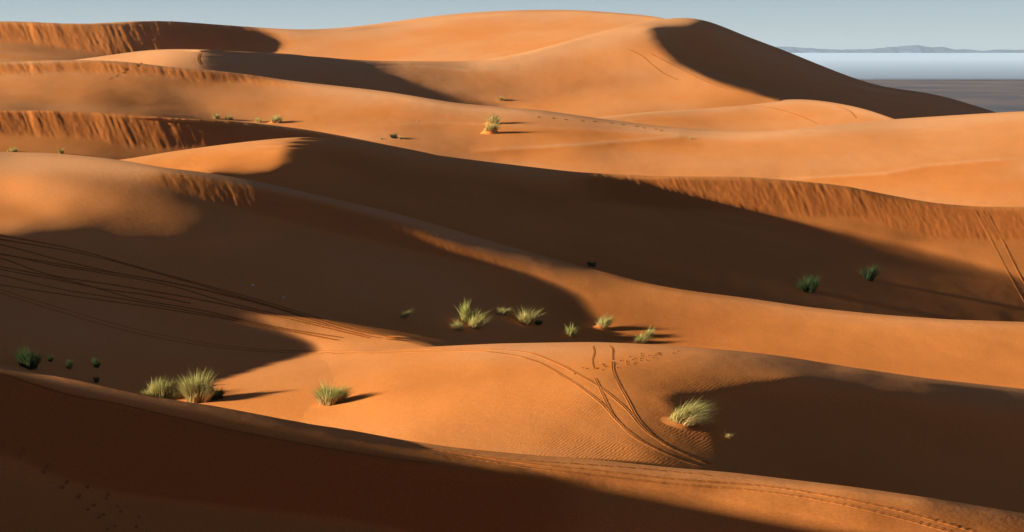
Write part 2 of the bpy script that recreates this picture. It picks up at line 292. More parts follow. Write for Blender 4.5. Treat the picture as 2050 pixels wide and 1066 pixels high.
def finish(L):
    """enforce monotone; dig hollows in shadow; returns w on grid valid below crest"""
    c=L['cc']; w=L['w'].copy(); m=L['mask']
    j0=np.clip(np.ceil((c-V0)/DV).astype(int),0,NV-1)
    jb=np.clip(np.floor((L['bb']-V0)/DV).astype(int),0,NV-1)
    out=np.zeros_like(w)
    wc=np.zeros(NU)
    for i in range(NU):
        a=min(max(j0[i]-3,0),NV-2); col=w[i,a:jb[i]+1]
        if len(col)<2: col=np.array([col[0] if len(col) else 5.0]*2)
        col=np.minimum.accumulate(col-1e-5*np.arange(len(col)))
        out[i,a:a+len(col)]=col; out[i,:a]=col[0]
        if a+len(col)<NV:
            out[i,a+len(col):]=col[-1]-np.arange(1,NV-a-len(col)+1)*DV*0.0004
        wc[i]=np.interp(c[i],vs,out[i])
    L['W']=out; L['wc']=wc
    # hollows
    sh=L['shm']>0
    if sh.any():
        dl=np.zeros(UU.shape); run_=np.full(NV,0.0)
        for i in range(NU):
            run_=np.where(sh[i],run_+DU,0); dl[i]=run_
        dr=np.zeros(UU.shape); run_=np.full(NV,400.0)
        for i in range(NU-1,-1,-1):
            run_=np.where(sh[i],run_+DU,0); dr[i]=run_
        d=0.10*np.minimum(np.minimum(np.clip(dl-60,0,None),dr),L.get('dmax',90))
        q=np.clip((VV-c[:,None]-6)/50,0,1)
        d=blur(d*q,2,2)*L.get('dip',1.0)
        for i in range(NU):
            out[i]=np.interp(vs,np.maximum.accumulate(vs+d[i]),out[i])
DL=np.linspace(np.log(50),np.log(620),1200)
_a=K*(us-UC)
_C=np.zeros(NU)
for _i in range(1,NU): _C[_i]=_C[_i-1]-np.log(1-K*DU*TP/(1-_a[_i-1]*TP))
_C-=_C[int((UC-U0)/DU)]
def vD(L):
    """screen row of this surface for every depth"""
    r=np.zeros((NU,len(DL)))
    for i in range(NU):
        c=L['cc'][i]; a=max(int(np.ceil((c-V0)/DV)),0); col=L['W'][i,a:]; vv=vs[a:]
        x=np.concatenate([[L['wc'][i]],col]); y=np.concatenate([[c],vv])
        dl=DL+_C[i]; v=np.interp(dl,x[::-1],y[::-1])
        D=np.exp(dl); Dc=np.exp(L['wc'][i]); t=D-Dc
        # lee side
        zb=K*(VH-c)*D-0.28*np.maximum(t,0)**2/(np.maximum(t,0)+4.0)
        v=np.where(t>0,VH-zb/(D*K),v)
        v=np.where(dl<x[-1],vs[-1]+(x[-1]-dl)*3000,v)
        r[i]=v
    return r

def clearance():
    V=None
    for L in LAYERS:
        L['V']=vD(L)
        V=L['V'] if V is None else np.minimum(V,L['V'])
    DG=np.exp(DL[None,:]+_C[:,None])
    def drop(i,D): # path length and fall of the light from column i to i+1
        t=D*K*DU/(1-_a[i]*TP); return TE*t/CP
    ZV=K*(VH-V)*DG
    own=np.argmin(np.stack([L['V'] for L in LAYERS]),axis=0)
    # visible: own elevation above everything nearer in the same column
    vis2=np.zeros(V.shape,bool)
    for i in range(NU):
        mn=np.minimum.accumulate(V[i]); vis2[i]=(V[i]<=mn+1e-6)&(V[i]<1066)
    litT=np.zeros(V.shape,bool)
    for k,L in enumerate(LAYERS):
        jj=np.clip(((V-V0)/DV).round().astype(int),0,NV-1)
        sm=L['shm'][np.arange(NU)[:,None],jj]>0
        litT|=(own==k)&vis2&(~sm)
    litT&=((us>=0)&(us<=2056))[:,None]
    R=np.where(litT,ZV+0.5*K*DG,1e6)     # occluders must stay below R
    A=R.copy(); src=np.where(litT,us[:,None],0.0)
    for i in range(NU-2,-1,-1):
        p_=A[i+1]+drop(i,DG[i])
        src[i]=np.where(p_<R[i],src[i+1],src[i]); A[i]=np.minimum(p_,R[i])
    global RIDGE
    ic=int((-520-U0)/DU); dgrid=DG[ic]
    ar=np.minimum(A[ic],-6.3); k_=np.ones(15)/15
    ar=np.minimum(np.convolve(np.pad(ar,7,mode='edge'),k_,'valid'),ar)
    RIDGE=(dgrid,ar,float(_a[ic]))
    return A

def solve_all():
    solve(L2)
    L1['pin']=((UU<800)&L2['mask'],L2['w'])
    for L in LAYERS:
        if 'w' not in L: solve(L)
solve_all()
# ------------------------------------------------------------------ materials
def new_mat(name):
    m = bpy.data.materials.new(name); m.use_nodes = True
    nt = m.node_tree; b = nt.nodes['Principled BSDF']
    b.inputs['Specular IOR Level'].default_value = 0.1; b.inputs['Roughness'].default_value = 0.95
    return m, nt, b
def N(nt, t, **kw):
    n = nt.nodes.new(t)
    for k_, v_ in kw.items():
        if k_ in n.inputs.keys() if isinstance(k_, str) else False: n.inputs[k_].default_value = v_
        else: setattr(n, k_, v_)
    return n
def sand_material(name='sand', c0=(0.50, 0.143, 0.029), c1=(0.73, 0.240, 0.057), c2=(0.76, 0.335, 0.135), rip=1.0):
    m, nt, b = new_mat(name); L_ = nt.links.new
    b.inputs['Specular IOR Level'].default_value = 0.0
    b.inputs['Roughness'].default_value = 1.0
    geo = nt.nodes.new('ShaderNodeNewGeometry')
    pos = geo.outputs['Position']
    n1 = nt.nodes.new('ShaderNodeTexNoise'); n1.inputs['Scale'].default_value = 0.06; n1.inputs['Detail'].default_value = 6
    n2 = nt.nodes.new('ShaderNodeTexNoise'); n2.inputs['Scale'].default_value = 9.0; n2.inputs['Detail'].default_value = 5
    L_(pos, n1.inputs['Vector']); L_(pos, n2.inputs['Vector'])
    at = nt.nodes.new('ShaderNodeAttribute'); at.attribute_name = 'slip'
    pa = nt.nodes.new('ShaderNodeAttribute'); pa.attribute_name = 'pale'
    def math_(op, x, y, clamp=False):
        n_ = nt.nodes.new('ShaderNodeMath'); n_.operation = op; n_.use_clamp = clamp
        for i_, q_ in enumerate((x, y)):
            if isinstance(q_, (int, float)): n_.inputs[i_].default_value = q_
            else: L_(q_, n_.inputs[i_])
        return n_.outputs[0]
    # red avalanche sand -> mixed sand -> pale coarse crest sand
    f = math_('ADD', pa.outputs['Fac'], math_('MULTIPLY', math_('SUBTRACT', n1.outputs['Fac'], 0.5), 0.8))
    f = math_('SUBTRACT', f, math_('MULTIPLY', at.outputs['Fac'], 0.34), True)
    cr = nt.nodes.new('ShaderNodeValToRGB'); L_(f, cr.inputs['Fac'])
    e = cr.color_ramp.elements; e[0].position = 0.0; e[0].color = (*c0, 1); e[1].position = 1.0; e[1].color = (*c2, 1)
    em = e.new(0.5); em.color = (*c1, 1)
    mx = cr
    # dark grains sorted into small speckles
    mr = nt.nodes.new('ShaderNodeMapRange'); mr.inputs['From Min'].default_value = .3; mr.inputs['From Max'].default_value = .7
    mr.inputs['To Min'].default_value = 0.88; mr.inputs['To Max'].default_value = 1.1
    L_(n2.outputs['Fac'], mr.inputs['Value'])
    mul = nt.nodes.new('ShaderNodeVectorMath'); mul.operation = 'SCALE'
    L_(mx.outputs['Color'], mul.inputs[0]); L_(mr.outputs['Result'], mul.inputs['Scale'])
    L_(mul.outputs['Vector'], b.inputs['Base Color'])
    # wind ripples
    mp = nt.nodes.new('ShaderNodeMapping'); mp.inputs['Rotation'].default_value = (0, 0, math.radians(24))
    L_(pos, mp.inputs['Vector'])
    wv = nt.nodes.new('ShaderNodeTexWave'); wv.wave_type = 'BANDS'; wv.bands_direction = 'X'
    wv.inputs['Scale'].default_value = 1.9; wv.inputs['Distortion'].default_value = 4.4
    wv.inputs['Detail'].default_value = 2.5; wv.inputs['Detail Scale'].default_value = 1.3; wv.inputs['Detail Roughness'].default_value = 0.55
    L_(mp.outputs['Vector'], wv.inputs['Vector'])
    n3 = nt.nodes.new('ShaderNodeTexNoise'); n3.inputs['Scale'].default_value = 0.13; n3.inputs['Detail'].default_value = 3
    L_(pos, n3.inputs['Vector'])
    mr3 = nt.nodes.new('ShaderNodeMapRange'); mr3.inputs['From Min'].default_value = .38; mr3.inputs['From Max'].default_value = .62
    mr3.inputs['To Min'].default_value = 0.05; mr3.inputs['To Max'].default_value = 1.0
    L_(n3.outputs['Fac'], mr3.inputs['Value'])
    inv = nt.nodes.new('ShaderNodeMath'); inv.operation = 'SUBTRACT'; inv.inputs[0].default_value = 1.0; inv.use_clamp = True
    L_(at.outputs['Fac'], inv.inputs[1])
    rr = nt.nodes.new('ShaderNodeAttribute'); rr.attribute_name = 'ripple'
    m2 = nt.nodes.new('ShaderNodeMath'); m2.operation = 'MULTIPLY'; L_(mr3.outputs['Result'], m2.inputs[0]); L_(rr.outputs['Fac'], m2.inputs[1])
    m3 = nt.nodes.new('ShaderNodeMath'); m3.operation = 'MULTIPLY'; L_(m2.outputs[0], m3.inputs[0]); L_(inv.outputs[0], m3.inputs[1])
    m4 = nt.nodes.new('ShaderNodeMath'); m4.operation = 'MULTIPLY'; L_(m3.outputs[0], m4.inputs[0]); L_(wv.outputs['Fac'], m4.inputs[1])
    h = nt.nodes.new('ShaderNodeMath'); h.operation = 'MULTIPLY_ADD'; h.inputs[1].default_value = 0.0072*rip
    L_(m4.outputs[0], h.inputs[0])
    n4 = nt.nodes.new('ShaderNodeTexNoise'); n4.inputs['Scale'].default_value = 2.2; n4.inputs['Detail'].default_value = 6; n4.inputs['Roughness'].default_value = .62
    L_(pos, n4.inputs['Vector'])
    g4 = nt.nodes.new('ShaderNodeMath'); g4.operation = 'MULTIPLY'; g4.inputs[1].default_value = 0.016
    L_(n4.outputs['Fac'], g4.inputs[0]); L_(g4.outputs[0], h.inputs[2])
    bp = nt.nodes.new('ShaderNodeBump'); bp.inputs['Strength'].default_value = 1.0; bp.inputs['Distance'].default_value = 1.0
    L_(h.outputs[0], bp.inputs['Height']); L_(bp.outputs['Normal'], b.inputs['Normal'])
    return m
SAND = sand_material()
TRACK = sand_material('pressed_sand', (0.42, 0.12, 0.022), (0.50, 0.16, 0.038), (0.55, 0.20, 0.06), 0.0)
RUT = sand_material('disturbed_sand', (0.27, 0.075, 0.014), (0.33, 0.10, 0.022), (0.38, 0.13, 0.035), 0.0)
def set_pale(o, v_):
    at_ = o.data.attributes.new('pale', 'FLOAT', 'POINT'); at_.data.foreach_set('value', np.full(len(o.data.vertices), v_, np.float32))
# ------------------------------------------------------------------ dunes
for L in LAYERS: finish(L)
AG = clearance()          # ceiling above which a hidden slope would steal light from a sunlit one
def cubic(x0, dx, arr, x):
    """Catmull-Rom along axis 0"""
    t = (np.asarray(x)-x0)/dx; i = np.clip(np.floor(t).astype(int), 0, len(arr)-2); f = t-i
    g = lambda k_: arr[np.clip(i+k_, 0, len(arr)-1)]
    sh_ = (-1,)+(1,)*(arr.ndim-1); f = f.reshape(sh_)
    p0, p1, p2, p3 = g(-1), g(0), g(1), g(2)
    return p1+0.5*f*(p2-p0+f*(2*p0-5*p1+4*p2-p3+f*(3*(p1-p2)+p3-p0)))
UF = np.concatenate([np.arange(U0, -40, 12), np.arange(-40, 2091, 2.5), np.arange(2100, U1+1, 12)]).astype(float)
def a_lookup(u, lnD):
    """clearance ceiling at image column u, log depth"""
    t = (u-U0)/DU; i = np.clip(np.floor(t).astype(int), 0, NU-2); f = t-i
    def at_(ii):
        x = (lnD-_C[ii]-DL[0])/(DL[1]-DL[0]); j = np.clip(np.floor(x).astype(int), 0, len(DL)-2); q = np.clip(x-j, 0, 1)
        return AG[ii, j]*(1-q)+AG[ii, j+1]*q
    return at_(i)*(1-f)+at_(i+1)*f
def build_dune(L, name, label):
    nf = len(UF)
    c = cubic(U0, DU, L['cc'], UF); bot = cubic(U0, DU, L['vb'], UF)+34
    bot = np.maximum(bot, c+30)
    nr = int(np.max(bot-c)/2.2)+2
    fr = np.linspace(0, 1, nr)
    rows_v = c[:, None]+(bot-c)[:, None]*(fr**1.08)[None, :]
    # resample in rows below the crest, then along the columns, so that the crest stays clean
    dq = 2.0; qs = np.arange(0, np.max(bot-c)+3*dq, dq); Q = np.zeros((NU, len(qs), 3))
    for i in range(NU):
        vv = L['cc'][i]+qs
        Q[i, :, 0] = cubic(V0, DV, L['W'][i], vv); Q[i, :, 1] = np.interp(vv, vs, L['shs'][i]); Q[i, :, 2] = np.interp(vv, vs, L['slipm'][i])
    Q[:, 0, 0] = np.maximum(Q[:, 0, 0], Q[:, 1, 0])
    for _ in range(4):      # light smoothing along the crest rows
        s_ = Q[:, :, 0].copy(); s_[1:-1] = 0.25*Q[:-2, :, 0]+0.5*Q[1:-1, :, 0]+0.25*Q[2:, :, 0]; Q[:, :, 0] = s_
    QF = cubic(U0, DU, Q, UF)
    Wr = np.zeros((nf, nr)); Sr = np.zeros((nf, nr)); Gr = np.zeros((nf, nr))
    for i in range(nf):
        q_ = rows_v[i]-c[i]; Wr[i] = cubic(0.0, dq, QF[i, :, 0], q_)
        Sr[i] = np.interp(q_, qs, QF[i, :, 1]); Gr[i] = np.interp(q_, qs, QF[i, :, 2])
    Wr = np.minimum.accumulate(Wr-np.arange(nr)*1e-6, axis=1)
    D = np.exp(Wr); b = K*(VH-rows_v); z = b*D
    q = rows_v-c[:, None]
    X = K*(UF-UC)[:, None]*D
    # ceiling in shade and outside the view
    A = a_lookup(np.repeat(UF[:, None], nr, 1), Wr)
    offf = ((UF < -20) | (UF > 2075))[:, None]
    wgt = np.where(offf, 1.0, np.clip(Sr*1.6-.5, 0, 1))
    z = np.where(A < z, z+(A-z)*wgt, z)
    # avalanche tongues and gullies on the lee faces
    gx = (UF[:, None]-0.42*q)                       # they run down to the right
    amp = L.get('groove', 0.5)
    Dm = D/220.0
    gr = (0.6*noise(gx/22.0, q/150.0, 5)+0.45*noise(gx/9.0+0.6*noise(gx/40.0, q/40.0, 4), q/70.0, 9)+0.28*noise(gx/4.2, q/30.0, 11))*(0.35+0.9*np.clip(noise(gx/75.0, q/60.0, 61)+0.35, 0, 1))
    gr = np.where(gr > 0, gr, gr*1.3)
    pr = np.clip(noise(UF/90.0, UF*0+3.3, 21)*1.5+0.75, 0.08, 1.9)[:, None]
    z = z+Gr*amp*0.085*Dm*gr*pr
    # crumbled avalanche sand
    z = z+Gr*Dm*(0.0125*fbm(gx/5.5, q/12.0, 41, 3))*(0.15 if L is L0 else 0.6 if L is L2 else 1.0)
    # broad unevenness of wind-worked sand
    z = z+(0.018*fbm(X/5.5, D/9.0, 31, 3)+0.006*fbm(X/1.3, D/2.2, 37, 2))*np.clip(q/12, 0, 1)*(np.interp(UF, [0, 480, 700], [.25, .25, 1])[:, None] if L is L2 else 1.0)
    if L.get('sink') is not None: z = z-np.interp(UF, *L['sink'])[:, None]
    for (lu, lv, a_, w_) in L.get('folds', []):
        dv = rows_v-np.interp(UF, lu, lv)[:, None]; on_ = (np.clip((UF-lu[0])/60, 0, 1)*np.clip((lu[-1]-UF)/60, 0, 1))[:, None]
        z = z+on_*a_*0.55*np.exp(-np.abs(dv)/np.where(dv > 0, 5.0, 14.0))
    # lee side
    ts = np.array([0.35, 0.9, 1.8, 3, 5, 8, 12, 17, 24, 33, 45, 60.0])[::-1]
    Dc = D[:, :1]; bc = K*(VH-c)[:, None]
    Dl = Dc+ts[None, :]; zl = z[:, :1]+bc*ts[None, :]-L.get('lee', 0.28)*ts**2/(ts+4.0)
    Al = a_lookup(np.repeat(UF[:, None], len(ts), 1), np.log(Dl))
    zl = np.minimum(zl, np.where(Al > 1e5, 1e6, Al+0.02*0))
    # foot, sunk under the sand in front
    Df = D[:, -1:]-np.array([[1.0, 12.0]]); zf = z[:, -1:]-np.array([[0.6, 9.0]])
    DD = np.concatenate([Dl, D, Df], 1); ZZ = np.concatenate([zl, z, zf], 1)
    GG = np.concatenate([np.zeros_like(Dl), Gr, np.zeros_like(Df)], 1)
    n = DD.shape[1]
    co = np.stack([K*(UF-UC)[:, None]*DD, DD, ZZ+CAMZ], -1).reshape(-1, 3)
    o = mesh_obj(name, co, grid_faces(nf, n), SAND)
    qf = np.concatenate([np.zeros_like(Dl), q, np.full_like(Df, 400.0)], 1)
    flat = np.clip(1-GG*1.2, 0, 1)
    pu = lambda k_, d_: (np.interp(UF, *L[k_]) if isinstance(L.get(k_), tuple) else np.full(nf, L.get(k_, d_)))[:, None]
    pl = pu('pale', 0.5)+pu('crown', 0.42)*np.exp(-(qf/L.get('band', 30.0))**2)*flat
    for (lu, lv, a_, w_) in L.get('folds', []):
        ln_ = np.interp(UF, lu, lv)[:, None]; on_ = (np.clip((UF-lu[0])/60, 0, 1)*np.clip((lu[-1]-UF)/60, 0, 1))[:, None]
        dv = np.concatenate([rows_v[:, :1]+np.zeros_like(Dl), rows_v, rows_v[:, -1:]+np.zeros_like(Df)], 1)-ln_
        pl = pl+on_*a_*(np.exp(-(dv/3.0)**2)-1.1*np.exp(-np.clip(dv, 0, 999)/w_)*(dv > 0)*(1-np.exp(-(dv/3.0)**2)))  # fold edges tinted pale and darker below, standing in for their shading
    for nm, arr in (('slip', GG), ('pale', pl), ('ripple', np.clip((170-DD)/60.0, 0, 1)*L.get('rip', 1.0)*(0.4+0.6*np.exp(-((UF[:, None]-1230)/420)**2-((qf-215+0.1*(UF[:, None]-1150))/70)**2) if L is L1 else 1.0))):
        at = o.data.attributes.new(nm, 'FLOAT', 'POINT'); at.data.foreach_set('value', arr.astype(np.float32).ravel())
    tag(o, label, None, None, 'structure')
    L['DD'] = DD[:, len(ts):]; L['ZZ'] = ZZ[:, len(ts):]; L['cf'] = c; L['rv'] = rows_v; L['o'] = o
    return o
NAMES = ['dark shaded dune crest across the foreground', 'sunlit middle dune crossed by tyre tracks', 'long dune with a rounded sunlit left shoulder',
         'dune with a pointed crest and a gullied lee face on the right', 'low dune with a gullied lee face on the left', 'broad sunlit dune with scattered grass',
         'small smooth dune at the foot of the high dune', 'high dune with a shaded right flank', 'farthest dune on the skyline']
L1['sink'] = ([-600, 300, 780], [0.08, 0.08, 0.0])
L3['groove'] = .42; L5['groove'] = .3; L4['groove'] = .5; L7['groove'] = .42; L2['groove'] = .13; L0.update(groove=.03, rip=.06, pale=.3, band=32)
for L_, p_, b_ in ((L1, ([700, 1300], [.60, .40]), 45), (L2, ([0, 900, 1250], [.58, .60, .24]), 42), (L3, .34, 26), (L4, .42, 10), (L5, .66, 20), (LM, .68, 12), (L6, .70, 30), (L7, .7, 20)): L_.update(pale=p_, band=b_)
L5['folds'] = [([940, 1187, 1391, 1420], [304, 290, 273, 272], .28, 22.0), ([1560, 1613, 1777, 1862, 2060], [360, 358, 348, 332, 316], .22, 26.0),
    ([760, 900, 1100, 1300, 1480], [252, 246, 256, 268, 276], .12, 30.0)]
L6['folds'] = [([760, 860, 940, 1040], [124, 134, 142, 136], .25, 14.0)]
L1['crown'] = ([850, 1050], [0.0, 0.42]); L2.update(groove=.2, rip=.35); L6['groove'] = .3
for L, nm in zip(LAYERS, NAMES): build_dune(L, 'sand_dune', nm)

def pick(u, v):
    """nearest dune seen at image position (u, v)"""
    if u < 650 and v > 660: order = [0, 2]
    else: order = range(len(LAYERS))
    for k_ in order:
        L = LAYERS[k_]
        if np.interp(u, UF, L['cf']) <= v: return L
    return None
def depth_at(L, u, v):
    i = int(np.clip(np.searchsorted(UF, u)-1, 0, len(UF)-2)); f = (u-UF[i])/(UF[i+1]-UF[i])
    d = []
    for k_ in (i, i+1):
        DDk, ZZk = L['DD'][k_], L['ZZ'][k_]; vv = VH-ZZk/(DDk*K)
        vv = np.maximum.accumulate(vv); d.append(np.interp(v, vv+np.arange(len(vv))*1e-6, DDk))
    return d[0]*(1-f)+d[1]*f
def height(L, x, y):
    u = UC+x/y/K
    i = int(np.clip(np.searchsorted(UF, u)-1, 0, len(UF)-2)); f = (u-UF[i])/(UF[i+1]-UF[i])
    z_ = [np.interp(y, L['DD'][k_][::-1], L['ZZ'][k_][::-1]) for k_ in (i, i+1)]
    return z_[0]*(1-f)+z_[1]*f
def top(L, x, y):
    """height, taking the higher one where the two middle dunes merge"""
    z_ = height(L, x, y)
    if L is L1 or L is L2:
        o_ = height(L2 if L is L1 else L1, x, y)
        if z_ < o_ < z_+0.5: z_ = o_
    return z_
def ground(u, v, L=None):
    L = L or pick(u, v)
    D = depth_at(L, u, v); x = K*(u-UC)*D
    return Vector((x, D, top(L, x, D)+CAMZ)), L
# unseen dune added left of the view, its crest shaped to shade the foreground
def left_shade_ridge():
    dg, ar, a0 = RIDGE
    ys = np.arange(58, 176, 0.8); zc = np.interp(ys, dg, ar)
    zc = zc-(np.clip((ys-158)/14, 0, 1)+np.clip((66-ys)/10, 0, 1))*30
    k_ = np.ones(9)/9
    xs = np.concatenate([np.linspace(-34, -2, 14), np.linspace(-1, 1, 5), np.linspace(2, 26, 12)])
    off = 13.0; Xr = a0*ys-off; zc = zc+TE*off/CP*0.92; ysh = ys-off*TP
    XX = Xr[:, None]+xs[None, :]; ZZ = zc[:, None]-0.58*np.sqrt(xs**2+0.5)[None, :]+0.35
    ZZ = np.maximum(ZZ, -26)
    co = np.stack([XX, np.repeat(ysh[:, None], len(xs), 1), ZZ+CAMZ], -1).reshape(-1, 3)
    o = mesh_obj('sand_dune', co, grid_faces(len(ys), len(xs)), SAND)
    tag(o, 'unseen steep dune added beyond the left edge to shade the foreground', None, None, 'structure')
left_shade_ridge()
# ------------------------------------------------------------------ low sand between and around the dunes
def valley_sand():
    xs = np.linspace(-620, 620, 125); ys = np.linspace(-220, 720, 96)
    XX, YY = np.meshgrid(xs, ys, indexing='ij')
    e = np.minimum.reduce([XX+620, 620-XX, YY+220, 720-YY])
    z = 10+2.2*fbm(XX/60, YY/45, 77, 4)*np.clip((np.hypot(XX, YY))/60, 0, 1)
    z = z*np.clip(e/140, 0, 1)-3*(1-np.clip(e/140, 0, 1))
    o = mesh_obj('valley_sand', np.stack([XX, YY, z], -1).reshape(-1, 3), grid_faces(len(xs), len(ys), True), SAND)
    set_pale(o, .4); tag(o, 'sand floor below the dunes', kind='structure')
valley_sand()
def viewpoint_dune():
    # the dune under the camera, raised unseen behind and left to block light
    xs = np.linspace(-190, 190, 96); ys = np.concatenate([np.linspace(-120, -10, 24), np.linspace(-6, 70, 40)])
    XX, YY = np.meshgrid(xs, ys, indexing='ij')
    z = -2.0-0.185*np.clip(YY, 0, 100)-0.012*np.clip(YY, 0, 12)*8/12*6
    z = z+17.0*np.clip(-(YY+4)/34, 0, 1)**1.3-6.0*np.clip((-YY-40)/60, 0, 1)
    z = z+np.clip((-XX-16-0.12*YY)*0.30, 0, 17)*np.clip((64-YY)/22, 0, 1)
    e = np.clip((190-np.abs(XX))/50, 0, 1); z = z*e-25*(1-e)
    z = z-6*np.clip((YY-63)/7, 0, 1)
    z = z+0.25*fbm(XX/14, YY/11, 201, 3)*np.clip((np.hypot(XX, YY)-3)/10, 0, 1)
    o = mesh_obj('sand_dune', np.stack([XX, YY, z+CAMZ], -1).reshape(-1, 3), grid_faces(len(xs), len(ys), True), SAND)
    tag(o, 'unseen dune around the viewpoint, raised to darken the foreground', kind='structure')
viewpoint_dune()
# ------------------------------------------------------------------ gravel plain, hills, mist, haze
def gravel_material():
    m, nt, b = new_mat('gravel'); L_ = nt.links.new
    geo = nt.nodes.new('ShaderNodeNewGeometry')
    mp = nt.nodes.new('ShaderNodeMapping'); mp.inputs['Scale'].default_value = (0.006, 0.0040, 1); L_(geo.outputs['Position'], mp.inputs['Vector'])
    n1 = nt.nodes.new('ShaderNodeTexNoise'); n1.inputs['Scale'].default_value = 1.0; n1.inputs['Detail'].default_value = 7; n1.inputs['Roughness'].default_value = .6
    L_(mp.outputs['Vector'], n1.inputs['Vector'])
    cr = nt.nodes.new('ShaderNodeValToRGB'); L_(n1.outputs['Fac'], cr.inputs['Fac'])
    e = cr.color_ramp.elements
    e[0].position = .35; e[0].color = (0.135, 0.13, 0.145, 1); e[1].position = .66; e[1].color = (0.27, 0.20, 0.165, 1)
    L_(cr.outputs['Color'], b.inputs['Base Color'])
    return m
GRAVEL = gravel_material()
def plain():
    rs = np.concatenate([[0], np.geomspace(300, 42000, 70)]); an = np.linspace(0, 2*np.pi, 181)
    RR, AA = np.meshgrid(rs, an, indexing='ij')
    XX, YY = RR*np.sin(AA), RR*np.cos(AA)
    z = 0.9*fbm(XX/260, YY/420, 91, 4)*np.clip((RR-300)/600, 0, 1)
    o = mesh_obj('gravel_plain', np.stack([XX, YY, z], -1).reshape(-1, 3), grid_faces(len(rs), len(an)), GRAVEL)
    tag(o, 'dark stony plain beyond the dunes', kind='structure')
plain()
def far_sand():
    # low orange sand drift far out on the plain
    xs = np.linspace(-1, 1, 41); ys = np.linspace(-1, 1, 15)
    XX, YY = np.meshgrid(xs, ys, indexing='ij')
    z = (1-XX**2)*(1-YY**2)*2.6*(0.75+0.35*fbm(XX*3, YY*1.5, 15, 3))-0.4
    co = np.stack([372+XX*20, 1850+YY*70, z*.35], -1).reshape(-1, 3)
    o = mesh_obj('sand_drift', co, grid_faces(len(xs), len(ys), True), SAND)
    set_pale(o, .6); tag(o, 'low orange sand drift out on the dark plain', kind='structure')
far_sand()
def hills():
    prof = [(1350, 99), (1480, 96), (1562, 93.5), (1589, 94), (1640, 98.5), (1691, 100), (1725, 99.5), (1760, 96.5), (1794, 94), (1825, 91.5), (1838, 90.5), (1862, 95), (1886, 94), (1913, 99.5), (1930, 98), (1965, 102.5), (1999, 100), (2050, 100.5), (2120, 97), (2250, 101)]
    p = np.array(prof); u = np.arange(1350, 2250, 3.0); v = np.interp(u, p[:, 0], p[:, 1])
    v = v+0.5*noise(u/14.0, u*0, 3)+0.35*noise(u/6.0, u*0+9, 4)
    D0 = 36000.0; top = K*(VH-v)*D0+CAMZ
    t = np.linspace(-1, 1, 41)
    DD = D0+t[None, :]*2500*np.ones((len(u), 1)); X = K*(u-UC)[:, None]*D0*np.ones_like(DD)
    prf = np.clip(1-np.abs(t), 0, 1)**1.2
    rid = 1+0.6*fbm(u[:, None]/16.0+t[None, :]*1.2, t[None, :]*7, 55, 4)*(1-prf[None, :])**.7
    z = (top[:, None]+90)*prf[None, :]*rid-90*1.0
    m, nt, b = new_mat('hazed_hill_rock'); b.inputs['Base Color'].default_value = (0.065, 0.085, 0.125, 1)  # blue of the distance haze put into the rock colour
    o = mesh_obj('hills', np.stack([X, DD, z], -1).reshape(-1, 3), grid_faces(len(u), len(t), True), m)
    tag(o, 'distant blue hills on the horizon', kind='structure')
hills()
def volume_box(name, x0, x1, y0, y1, z0, z1, dens, col, aniso, topfn=None, nx=2, ny=2):
    xs = np.linspace(x0, x1, nx); ys = np.linspace(y0, y1, ny)
    vs_, fs = [], []
    for x in xs:
        for y in ys:
            vs_.append((x, y, z1+(topfn(x, y) if topfn else 0)))
    nt_ = len(vs_)
    for x in xs:
        for y in ys: vs_.append((x, y, z0))
    I = lambda i, j: i*ny+j
    for i in range(nx-1):
        for j in range(ny-1):
            fs.append((I(i, j), I(i+1, j), I(i+1, j+1), I(i, j+1)))
            fs.append((nt_+I(i, j), nt_+I(i, j+1), nt_+I(i+1, j+1), nt_+I(i+1, j)))
    for i in range(nx-1):
        fs.append((nt_+I(i, 0), nt_+I(i+1, 0), I(i+1, 0), I(i, 0)))
        fs.append((I(i, ny-1), I(i+1, ny-1), nt_+I(i+1, ny-1), nt_+I(i, ny-1)))
    for j in range(ny-1):
        fs.append((I(0, j), I(0, j+1), nt_+I(0, j+1), nt_+I(0, j)))
        fs.append((nt_+I(nx-1, j), nt_+I(nx-1, j+1), I(nx-1, j+1), I(nx-1, j)))
    m = bpy.data.materials.new(name); m.use_nodes = True; nt = m.node_tree; nt.nodes.clear()
    out = nt.nodes.new('ShaderNodeOutputMaterial'); pv = nt.nodes.new('ShaderNodeVolumePrincipled')
    pv.inputs['Color'].default_value = (*col, 1); pv.inputs['Density'].default_value = dens; pv.inputs['Anisotropy'].default_value = aniso
    nt.links.new(pv.outputs[0], out.inputs['Volume'])
    o = mesh_obj(name, vs_, fs, m, smooth=False)
    tag(o, kind='stuff'); return o
fog = volume_box('fog_bank', -1500, 9000, 2930, 14500, 0.6, CAMZ-7.0, 0.010, (0.62, 0.73, 0.85), 0.0,
                 lambda x, y: 2.2*float(fbm(np.array(x/900.0), np.array(y/700.0), 5, 3))-1.0*(y < 3100), 60, 60)
fog['label'] = 'flat white bank of ground mist below the hills'
haze = volume_box('haze', -20000, 26000, -600, 39500, -150, CAMZ+150, 2.2e-5, (0.70, 0.84, 1.0), 0.2)
haze['label'] = 'thin blue haze over the plain'

